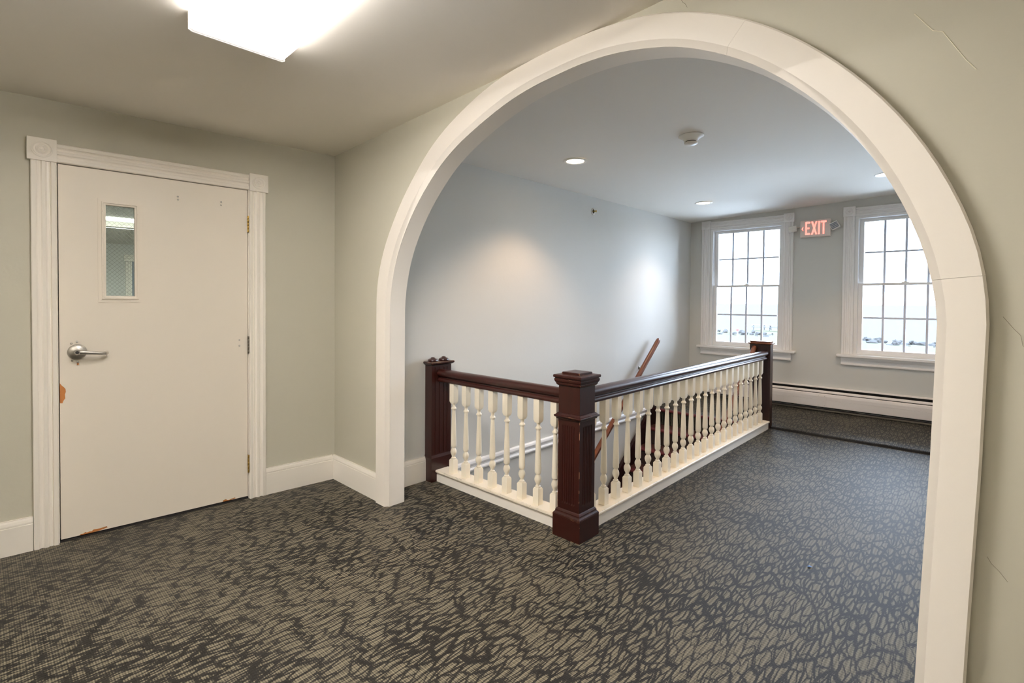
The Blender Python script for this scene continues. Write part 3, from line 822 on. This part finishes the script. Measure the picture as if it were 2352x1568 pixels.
# ------------------------------------------------------------------ stairs
RI, TR = .186, .232
st = empty('staircase', ((XS + WX1) / 2, 4.2, -2.6), label='steep stairs with dark red nosings going down into the stairwell', cat='stairs')
XA, XB = XS + .062, -1.824
for k in range(14):
    zt = 0.022 - RI * k
    yn = LAND_Y - .02 - TR * k
    if yn - TR < WY0 + .02 or zt < -2.7: break
    bm = B_(); box(bm, XA, XB, yn + .022, yn + .04, zt - RI + .001, zt - .031); obj('riser', bm, M_riser, st)
    bm = B_()
    prof = [(yn + .0, zt - .030), (yn - .008, zt - .026), (yn - .013, zt - .016), (yn - .011, zt - .006), (yn - .004, zt), (yn + .055, zt + .0005), (yn + .055, zt - .030)]
    M = Matrix(((0, 0, 1, 0), (1, 0, 0, 0), (0, 1, 0, 0), (0, 0, 0, 1)))
    prism(bm, prof, XA, XB, M); obj('nosing', bm, M_nosing, st, smooth=True)
    if k > 0:
        bm = B_(); box(bm, XA, XB, yn + .0552, yn + TR + .021, zt - .028, zt - .001); obj('tread', bm, M_tread, st)
sl = RI / TR
def stringer(x0, x1):
    bm = B_()
    ya, za = LAND_Y - .01, .055
    L_ = 3.0
    prof = [(ya, za), (ya - .09, za), (ya - .14, za - .03), (ya - L_, za - .03 - sl * (L_ - .14)), (ya - L_, za - .45 - sl * (L_ - .14)), (ya, za - .36)]
    M = Matrix(((0, 0, 1, 0), (1, 0, 0, 0), (0, 1, 0, 0), (0, 0, 0, 1)))
    prism(bm, prof, x0, x1, M)
    return bm
obj('stringer', stringer(XS + .026, XS + .060), M_string, st, label='dark wooden wall stringer')
obj('stringer', stringer(-1.8225, -1.8165), M_string, st, label='dark wooden outer stringer')

# wall handrail
def oval_rail(bm, p0, p1, w, h):
    d = (p1 - p0).normalized(); a = Vector((1, 0, 0)); b = d.cross(a).normalized()
    if b.z < 0: b = -b
    rings = []
    for f, s in ((0, .72), (.006, .95), (.02, 1), (.98, 1), (.994, .95), (1, .72)):
        c = p0.lerp(p1, f)
        rings.append([c + a * w * s * math.cos(t) * (1 if math.sin(t) > 0 else .8) + b * h * s * math.sin(t) for t in [2 * math.pi * k / 16 for k in range(16)]])
    loft(bm, rings)
wh = empty('wall_handrail', (XS + .08, 5.62, .84), label='brown wooden handrail sloping down along the stairwell wall', cat='handrail')
bm = B_(); p_top, p_bot = Vector((XS + .078, 5.635, .850)), Vector((XS + .078, 3.60, -.830)); oval_rail(bm, p_top, p_bot, .026, .034); obj('rail', bm, M_oak, wh, smooth=True)
for f in (.16, .5, .84):
    c = p_top.lerp(p_bot, f)
    bm = B_(); tube(bm, [c + Vector((0, 0, -.030)), c + Vector((-.015, 0, -.052)), c + Vector((-.045, 0, -.062)), c + Vector((-.075, 0, -.05))], .006, 8)
    lathe(bm, [(.022, 0), (.022, .004), (.012, .008)], Matrix.Translation(Vector((XS + .0005, c.y, c.z - .05))) @ Matrix.Rotation(math.pi / 2, 4, 'Y'), 14)
    obj('bracket', bm, M_black, wh, smooth=True)
wh2 = empty('wall_handrail', (-1.77, 5.6, .8), label='brown wooden handrail sloping down behind the long railing from the far newel', cat='handrail')
bm = B_(); oval_rail(bm, Vector((-1.765, 5.600, .835)), Vector((-1.765, 4.0, -.485)), .026, .034); obj('rail', bm, M_oak, wh2, smooth=True)

# ------------------------------------------------------------------ recessed downlights
def downlight(x, y, label, dim=1.0):
    z = ceil_z(x, y)
    e = empty('downlight', (x, y, z), label=label, cat='ceiling light', group=None)
    T = Matrix.Translation((x, y, z))
    bm = B_(); lathe(bm, [(.070, -.0005), (.092, -.0005), (.094, -.003), (.090, -.006), (.072, -.006), (.068, -.003)], T, 32, cap=False)
    obj('trim_ring', bm, M_plast, e, smooth=True)
    bm = B_(); lathe(bm, [(.0675, -.0005), (.0675, -.003), (.05, -.0045), (.005, -.005)], T, 32); obj('lens', bm, M_lens, e, smooth=True)
    l = bpy.data.lights.new('downlight_lamp', 'SPOT'); l.energy = P_SPOT * dim; l.color = C_WARM; l.spot_size = math.radians(112); l.spot_blend = .55; l.shadow_soft_size = .05
    lo = bpy.data.objects.new('downlight_lamp', l); COL.objects.link(lo); lo.parent = e; lo.location = (0, 0, -.03)
    return e
downlight(-2.33, 3.18, 'lit round recessed downlight nearest the arch crown')
downlight(-2.29, 5.50, 'lit round recessed downlight near the far left ceiling corner', 0.6)
downlight(-.67, 5.56, 'lit round recessed downlight half hidden by the right side of the arch')
downlight(-.50, 3.20, 'lit round recessed downlight hidden behind the arch right haunch')

# smoke detector
sx0, sy0 = -1.46, 3.29; sz0 = ceil_z(sx0, sy0)
sd = empty('smoke_detector', (sx0, sy0, sz0), label='white round smoke detector on the far ceiling', cat='smoke detector')
T = Matrix.Translation((sx0, sy0, sz0)) @ Matrix.Rotation(math.pi, 4, 'X')
bm = B_(); lathe(bm, [(.080, .0005), (.082, .004), (.076, .008), (.062, .016), (.050, .026), (.044, .034), (.043, .038)], T, 36); obj('base', bm, M_plast, sd, smooth=True)
bm = B_(); lathe(bm, [(.034, .038), (.034, .044)], T, 24); obj('vent_slot', bm, M_dark, sd)
bm = B_(); lathe(bm, [(.040, .0435), (.043, .046), (.043, .052), (.036, .058), (.004, .060)], T, 30); obj('head', bm, M_plast, sd, smooth=True)
# side-wall sprinkler
sp = empty('sprinkler_head', (XS, 4.333, 2.218), label='small recessed sprinkler head high on the stairwell wall', cat='sprinkler')
T = Matrix.Translation((XS, 4.333, 2.218)) @ Matrix.Rotation(math.pi / 2, 4, 'Y')
bm = B_(); lathe(bm, [(.020, .0005), (.034, .0005), (.036, .003), (.032, .006), (.022, .007), (.020, .003)], T, 28, cap=False); obj('escutcheon', bm, M_plast, sp, smooth=True)
bm = B_(); lathe(bm, [(.021, .0004), (.021, .001)], T, 20); obj('recess', bm, M_dark, sp)
bm = B_(); lathe(bm, [(.008, .001), (.008, .018), (.005, .020), (.004, .034), (.012, .036), (.012, .038)], T, 12); obj('nozzle', bm, M_brass, sp, smooth=True)

# ------------------------------------------------------------------ fluorescent ceiling fixture
fx0, fx1, fy0, fy1 = -2.195, -0.975, .556, .912
zc = ceil_z(-1.6, .73)
zb_ = 2.302
def cz_(x, y): return ceil_z(x, y)
cl = empty('ceiling_light', ((fx0 + fx1) / 2, (fy0 + fy1) / 2, zc), label='wide lit fluorescent fixture with a glowing white wraparound diffuser', cat='ceiling light')
slope = .0352
MF = Matrix(((1, 0, 0, 0), (0, 1, 0, 0), (slope, .0051, 1, 0), (0, 0, 0, 1)))
off = 2.334 - .0352 * XD - .0051 * B
def FZ(d): return off - d
bm = B_(); box(bm, fx0 + .01, fx1 - .01, fy0 + .05, fy1 - .05, FZ(.03), FZ(.0005), MF); obj('housing', bm, M_plast, cl)
bm = B_()
prof = [(fy0 + .012, FZ(.004)), (fy0 + .004, FZ(.030)), (fy0 + .006, FZ(.062)), (fy0 + .018, FZ(.068)), (fy1 - .018, FZ(.068)), (fy1 - .006, FZ(.062)), (fy1 - .004, FZ(.030)), (fy1 - .012, FZ(.004))]
M = MF @ Matrix(((0, 0, 1, 0), (1, 0, 0, 0), (0, 1, 0, 0), (0, 0, 0, 1)))
prism(bm, prof, fx0 + .006, fx1 - .006, M); obj('diffuser', bm, M_tube, cl)
for x in (fx0, fx1 - .006):
    bm = B_()
    prof = [(fy0, FZ(.001)), (fy0, FZ(.066)), (fy0 + .012, FZ(.072)), (fy1 - .012, FZ(.072)), (fy1, FZ(.066)), (fy1, FZ(.001))]
    prism(bm, prof, x, x + .0055, M); obj('end_cap', bm, M_tubecap, cl)

# invented uplight behind the camera, added to brighten the near ceiling
hx, hy, hzz = -0.6, -1.1, 1.98
hl = empty('ceiling_light', (hx, hy, hzz), label='added unseen uplight behind the camera, brightening the near ceiling', cat='ceiling light')
bm = B_(); prism(bm, [(hy - .12, hzz + .07), (hy - .10, hzz + .01), (hy - .05, hzz), (hy + .05, hzz), (hy + .10, hzz + .01), (hy + .12, hzz + .07), (hy + .112, hzz + .07), (hy + .09, hzz + .02), (hy - .09, hzz + .02), (hy - .112, hzz + .07)], hx - .9, hx + .9, Matrix(((0, 0, 1, 0), (1, 0, 0, 0), (0, 1, 0, 0), (0, 0, 0, 1)))); obj('fill_trough', bm, M_plast, hl)
for s_x in (-.7, .7):
    bm = B_(); tube(bm, [(hx + s_x, hy, hzz + .02), (hx + s_x, hy, ceil_z(hx + s_x, hy) - .001)], .004, 8); obj('fill_rod', bm, M_steel, hl)
l = bpy.data.lights.new('fill_uplight', 'AREA'); l.shape = 'RECTANGLE'; l.size = 1.7; l.size_y = .16; l.energy = P_UP; l.color = C_TUBE
lo = bpy.data.objects.new('fill_uplight', l); COL.objects.link(lo); lo.parent = hl; lo.location = (0, 0, .05); lo.rotation_euler = (math.pi, 0, 0)

# ------------------------------------------------------------------ exit sign
MS = frame((0, YC, 0), (1, 0, 0), (0, -1, 0))
es = empty('exit_sign', (-1.453, YC - .03, 2.06), label='beige exit sign with glowing red EXIT letters between the windows', cat='exit sign')
bm = B_(); box(bm, -1.607, -1.302, .001, .050, 2.063, 2.260, MS, .008); obj('housing', bm, M_plast2, es, smooth=True)
def glyph(bm, boxes, x0, w, z0, h, d0=.0495, d1=.053):
    for b in boxes:
        if len(b) == 4: box(bm, x0 + b[0] * w, x0 + b[1] * w, d0, d1, z0 + b[2] * h, z0 + b[3] * h, MS)
        else:
            pts = b[4]
            vf = [bm.verts.new(MS @ Vector((x0 + p * w, d1, z0 + q * h))) for p, q in pts]; vb = [bm.verts.new(MS @ Vector((x0 + p * w, d0, z0 + q * h))) for p, q in pts]
            bm.faces.new(vf); bm.faces.new(list(reversed(vb)))
            for i in range(len(pts)): bm.faces.new((vf[i], vb[i], vb[(i + 1) % len(pts)], vf[(i + 1) % len(pts)]))
q4 = (0, 0, 0, 0)
GL = {'E': [(0, .30, 0, 1), (.30, .9, 0, .13), (.30, .9, .87, 1), (.30, .78, .435, .565)],
      'X': [q4 + ([(0, 0), (.27, 0), (1, 1), (.73, 1)],), q4 + ([(.73, 0), (1, 0), (.27, 1), (0, 1)],)],
      'I': [(.0, 1, 0, 1)], 'T': [(.35, .65, 0, .87), (0, 1, .87, 1)]}
lx = -1.553
for ch, w, gp in (('E', .056, .004), ('X', .062, .009), ('I', .017, .009), ('T', .056, 0)):
    bm = B_(); glyph(bm, GL[ch], lx, w, 2.090, .150)
    if ch == 'X': bmesh.ops.transform(bm, matrix=Matrix.Translation((0, -.0003, 0)), verts=bm.verts)
    obj('letter_' + ch.lower(), bm, M_red, es, label='glowing red letter ' + ch); lx += w + gp
bm = B_(); glyph(bm, [q4 + ([(0, .5), (.7, 1), (1, 1), (.45, .5), (1, 0), (.7, 0)],)], -1.592, .022, 2.140, .044); obj('arrow', bm, M_red, es, label='small red chevron arrow pointing left', tri=True)
def lamp_head(cx, cz_l, rot, w, h, tilt, lens_mat, lb):
    bm = B_()
    T = MS @ Matrix.Translation((cx, .04, cz_l)) @ Matrix.Rotation(rot, 4, 'Y') @ Matrix.Rotation(tilt, 4, 'X')
    box(bm, -w / 2, w / 2, -.02, .022, -h / 2, h / 2, T, .006)
    hd_ = obj('lamp_head', bm, M_plast, es, smooth=True, label=lb)
    bm = B_()
    for k in range(4):
        z0_ = -h * .40 + k * h * .205
        box(bm, -w * .42, w * .42, .0205, .0245, z0_, z0_ + h * .15, T)
    obj('lens', bm, lens_mat, hd_)
lamp_head(-1.262, 2.176, math.radians(-26), .088, .082, 0.0, M_grille, 'tilted square lamp head with a ribbed grey lens')
lamp_head(-1.686, 2.172, math.radians(-6), .086, .060, .5, M_plast, 'white lamp head left of the sign')
bm = B_(); tube(bm, [MS @ Vector((-1.607, .02, 2.19)), MS @ Vector((-1.65, .03, 2.185))], .006, 8); obj('bracket', bm, M_plast2, es)
bm = B_(); tube(bm, [MS @ Vector((-1.303, .02, 2.19)), MS @ Vector((-1.27, .03, 2.185))], .006, 8)
obj('bracket', bm, M_plast2, es)

# ------------------------------------------------------------------ baseboard heater
hz = lambda z: z
bh = empty('baseboard_heater', (-1.4, YC - .035, .07), label='long white baseboard heater under the windows', cat='heater')
HX0, HX1 = XS + .012, XR2 - .004
MH = Matrix(((0, 0, 1, 0), (-1, 0, 0, YC), (0, 1, 0, 0), (0, 0, 0, 1)))   # (out, z, along x)
def hp(name, prof, a, b, mat, lb=None):
    bm = B_(); prism(bm, prof, a, b, MH); return obj(name, bm, mat, bh, smooth=False, label=lb)
hp('back_plate', [(.001, .10), (.006, .10), (.006, .345), (.001, .345)], HX0, HX1, M_dark)  # plate coloured dark to stand in for shade inside the heater slots
jx0, jx1 = -1.397, -1.312
hp('front_cover', [(.060, .120), (.066, .120), (.070, .125), (.070, .2035), (.0665, .2050), (.070, .2065), (.069, .240), (.064, .262), (.058, .272), (.052, .272), (.060, .258), (.064, .238), (.064, .125)], HX0, jx0 - .0005, M_heat)
hp('front_cover', [(.060, .120), (.066, .120), (.070, .125), (.070, .2035), (.0665, .2050), (.070, .2065), (.069, .240), (.064, .262), (.058, .272), (.052, .272), (.060, .258), (.064, .238), (.064, .125)], jx1 + .0005, HX1, M_heat)
hp('joiner_plate', [(.060, .119), (.068, .119), (.072, .124), (.072, .205), (.071, .240), (.066, .263), (.058, .2725), (.052, .2725), (.060, .258)], jx0, jx1, M_heat)
bm = B_()
for x in (jx0 + .012, jx1 - .012):
    for z in (.138, .245): lathe(bm, [(.0025, .071), (.002, .0735)], Matrix.Translation((x, YC, z)) @ Matrix.Rotation(math.pi / 2, 4, 'X'), 8)
obj('joiner_rivets', bm, M_black, bh, kind='stuff')
hp('damper', [(.046, .282), (.054, .279), (.056, .283), (.048, .300), (.040, .305), (.038, .300)], -2.30, HX1, M_heat)
hp('top_hood', [(.001, .332), (.026, .336), (.030, .330), (.033, .331), (.029, .343), (.001, .3455)], HX0, HX1, M_heat)
hp('end_cover', [(.056, .274), (.056, .290), (.040, .315), (.030, .334), (.006, .334), (.006, .274)], HX0, -2.30, M_heat)
hp('fin_element', [(.010, .155), (.048, .155), (.048, .235), (.010, .235)], HX0 + .1, HX1 - .05, M_dark)
hp('bottom_rail', [(.006, .074), (.052, .074), (.052, .092), (.006, .095)], HX0, HX1, M_black, 'dull grey bottom rail')

# ------------------------------------------------------------------ windows
def window(idx, x0):
    ox = x0 + 2.785            # offset from window one
    w = empty('window_%d' % idx, (x0 + .55, YC, .6), kind='structure', label=('white sash window left of the exit sign' if idx == 1 else 'white sash window right of the exit sign, cut by the arch'))
    MM = frame((ox, YC, 0), (1, 0, 0), (0, -1, 0))      # (x, out into room, z)
    xa, xb = -2.672, -1.788
    for k, (a, fl) in enumerate(((-2.783, False), (-1.792, True))):
        bm = B_(); mould_v(bm, MM, a, .108, .737, 2.264, .024, flip=not fl); obj('side_casing', bm, M_wtrim, w)
    bm = B_(); mould_h(bm, MM, -2.668, -1.792, 2.262, .094, .024); obj('head_casing', bm, M_wtrim, w)
    for cx in (-2.727, -1.734):
        bm = B_(); rosette(bm, MM, cx, 2.316, .114, .03, .108); obj('corner_block', bm, M_wtrim, w, smooth=True)
    bm = B_(); box(bm, -2.822, -1.640, -.02, .062, .705, .735, MM, .006); obj('stool', bm, M_wtrim, w)
    bm = B_()
    M2 = MM @ Matrix(((0, 0, 1, 0), (1, 0, 0, 0), (0, 1, 0, 0), (0, 0, 0, 1)))
    prism(bm, [(.001, .613), (.016, .613), (.024, .620), (.024, .632), (.016, .642), (.012, .650), (.012, .662), (.018, .672), (.030, .680), (.034, .690), (.034, .7045), (.001, .7045)], -2.782, -1.690, M2); obj('apron', bm, M_wtrim, w)
    # jamb liner
    bm = B_()
    box(bm, xa + .0005, xa + .030, -.118, -.001, .7355, 2.2615, MM); obj('jamb', bm, M_wtrim, w)
    bm = B_(); box(bm, xb - .030, xb - .0005, -.118, -.001, .7355, 2.2615, MM); obj('jamb', bm, M_wtrim, w)
    bm = B_(); box(bm, xa + .030, xb - .030, -.118, -.001, 2.236, 2.2615, MM); obj('head_jamb', bm, M_wtrim, w)
    bm = B_(); box(bm, xa + .030, xb - .030, -.118, -.019, .7355, .750, MM); obj('sill', bm, M_wtrim, w)
    # sashes
    ia, ib = xa + .0305, xb - .0305
    st_w = .040
    for nm, z0_, z1_, dy, bt, tp in (('lower_sash', .7505, 1.525, -.045, .040, .026), ('upper_sash', 1.500, 2.2355, -.082, .026, .034)):
        bm = B_()
        d0, d1 = dy - .030, dy
        ringframe_solid(bm, MM, ia, ib, z0_, z1_, st_w, bt, tp, d0, d1)
        s = obj(nm, bm, M_wtrim, w)
        gx0, gx1, gz0, gz1 = ia + st_w, ib - st_w, z0_ + bt, z1_ - tp
        cw = (gx1 - gx0) / 4; chh = (gz1 - gz0) / 2
        for k in (1, 2, 3):
            bm = B_(); mx = gx0 + cw * k
            box(bm, mx - .010, mx + .010, d0 + .004, d1 - .004, gz0, gz1, MM, .002); obj('muntin', bm, M_munt, s)
        for k in range(4):
            bm = B_(); box(bm, gx0 + cw * k + .0085, gx0 + cw * (k + 1) - .0085, d0 + .005, d1 - .005, gz0 + chh - .009, gz0 + chh + .009, MM); obj('muntin', bm, M_munt, s)
            for j in range(2):
                bm = B_(); box(bm, gx0 + cw * k + .0085, gx0 + cw * (k + 1) - .0085, d0 + .012, d0 + .0155, gz0 + chh * j + .0075, gz0 + chh * (j + 1) - .0075, MM); obj('pane', bm, M_glass, s)
    bm = B_(); box(bm, (ia + ib) / 2 - .03, (ia + ib) / 2 + .03, -.070, -.046, 1.5255, 1.533, MM, .002); lathe(bm, [(.014, 0), (.014, .006), (.008, .010)], MM @ Matrix.Translation(((ia + ib) / 2, -.058, 1.533)), 12)
    obj('sash_lock', bm, M_plast, w)
def ringframe_solid(bm, M, x0, x1, z0, z1, sw, bt, tp, d0, d1):
    o = [(x0, z0), (x1, z0), (x1, z1), (x0, z1)]; i = [(x0 + sw, z0 + bt), (x1 - sw, z0 + bt), (x1 - sw, z1 - tp), (x0 + sw, z1 - tp)]
    def V(p, d): return bm.verts.new(M @ Vector((p[0], d, p[1])))
    of, ib_, ob, ifr = [V(p, d1) for p in o], [V(p, d0) for p in i], [V(p, d0) for p in o], [V(p, d1) for p in i]
    for k in range(4):
        n = (k + 1) % 4
        bm.faces.new((of[k], of[n], ifr[n], ifr[k])); bm.faces.new((ifr[k], ifr[n], ib_[n], ib_[k])); bm.faces.new((ib_[k], ib_[n], ob[n], ob[k])); bm.faces.new((ob[k], ob[n], of[n], of[k]))
M_munt = paint('muntin_paint', (196, 202, 216), 0.5, 0.05, 20, 0.01)
window(1, -2.785)
window(2, -1.185)

# daylight portals exactly in the two openings (they only guide sky sampling)
for k, (a, b, c, d) in enumerate(W_OPEN):
    l = bpy.data.lights.new('window_portal', 'AREA'); l.shape = 'RECTANGLE'; l.size = b - a; l.size_y = d - c
    l.cycles.is_portal = True
    lo = bpy.data.objects.new('window_portal', l); COL.objects.link(lo)
    lo.location = ((a + b) / 2, YC + .13, (c + d) / 2); lo.rotation_euler = (math.radians(-90), 0, 0)

# ------------------------------------------------------------------ outdoors
GZ = -2.9
bm = B_()
pts = [(-260, YC + .4), (160, YC + .4), (160, 72), (20, 72), (-8, 72), (-16, 80), (-20, 96), (-40, 96), (-70, 84), (-260, 84)]
vs = [bm.verts.new((x, y, GZ + (0.0 if y < 40 else -.4))) for x, y in pts]; bm.faces.new(vs); 
ex = bmesh.ops.extrude_face_region(bm, geom=bm.faces[:]); bmesh.ops.translate(bm, verts=[v_ for v_ in ex['geom'] if isinstance(v_, bmesh.types.BMVert)], vec=(0, 0, -1))
obj('lawn', bm, M_grass, kind='structure', label='pale grass lawn outside the windows', tri=True)
bm = B_(); box(bm, -60, 60, YC + .3, 48, GZ - .3, GZ + .02); obj('bounce_ground', bm, M_bounce, kind='structure', label='added pale ground bouncing daylight up through the windows')  # unseen ground added to bounce daylight up onto the far ceiling
bm = B_(); box(bm, -1800, 1500, 60, 2600, GZ - 2.0, GZ - 1.6); obj('sea', bm, M_sea, kind='structure', label='hazy pale sea up to the horizon')
bm = B_()
for k in range(700):
    x = -70 + 100 * random.random(); y = 76 + random.uniform(-3, 5) + (4 if x < -40 else 0) - (4 if x > -10 else 0)
    r = random.uniform(.2, .6)
    Mx = Matrix.Translation((x, y, GZ - .5 + random.uniform(-.2, .35))) @ Matrix.Rotation(random.random() * 6, 4, 'Z') @ Matrix.Rotation(random.random() * 6, 4, 'X') @ Matrix.Diagonal((r, r * .7, r * .6, 1))
    bmesh.ops.create_icosphere(bm, subdivisions=1, radius=1, matrix=Mx)
for v_ in bm.verts: v_.co += Vector((random.uniform(-.1, .1), random.uniform(-.1, .1), random.uniform(-.1, .1)))
tag(obj('shore_rocks', bm, M_rock, kind='stuff'), 'band of grey shore rocks beyond the lawn', 'rocks')
def picnic(x, y, rz, lb):
    e = empty('picnic_table', (x, y, GZ - .4), label=lb, cat='picnic table', group=None)
    z = GZ - .2
    T = Matrix.Translation((x, y, z)) @ Matrix.Rotation(rz, 4, 'Z')
    bm = B_(); 
    for k in range(5): box(bm, -1.1, 1.1, -.38 + .155 * k, -.25 + .155 * k, .72, .77, T)
    obj('table_top', bm, M_table, e)
    for s in (-1, 1):
        bm = B_(); box(bm, -1.1, 1.1, s * .72 - .13, s * .72 + .13, .42, .47, T); obj('bench', bm, M_table, e)
        bm = B_()
        for q_ in (-1, 1): tube(bm, [T @ Vector((s * .8, q_ * .62, 0)), T @ Vector((s * .8, q_ * .2, .72))], .07, 6)
        box(bm, s * .8 - .03, s * .8 + .03, -.8, .8, .36, .44, T)
        obj('leg_frame', bm, M_table, e)
picnic(-27.3, 88.5, .3, 'grey picnic table seen through the left window, left one of two')
picnic(-24.6, 88.0, .1, 'grey picnic table seen through the left window, right one of two')
e = empty('marker_post', (-24.6, 71, GZ - .4), label='thin marker post with a red top near the rocks, seen through the left window', cat='post')
bm = B_(); tube(bm, [(-24.6, 71, GZ - .4), (-24.6, 71, GZ + .35)], .07, 8); obj('post', bm, M_plast, e)
bm = B_(); box(bm, -24.75, -24.45, 70.9, 71.1, GZ + .35, GZ + .6); obj('red_plate', bm, M_redp, e)

# blue scrap on the carpet
bm = B_()
c = Vector((-.262, 1.742, .0015))
prev = None
c0 = None
bm.free()
bm = B_(); tube(bm, [(-.622, 2.806, .003), (-.613, 2.811, .0045), (-.603, 2.814, .003)], [.001, .0035, .001], 6)
tag(obj('paper_scrap', bm, M_scrap), 'tiny blue scrap lying on the carpet inside the arch', 'litter')

bpy.context.view_layer.update()
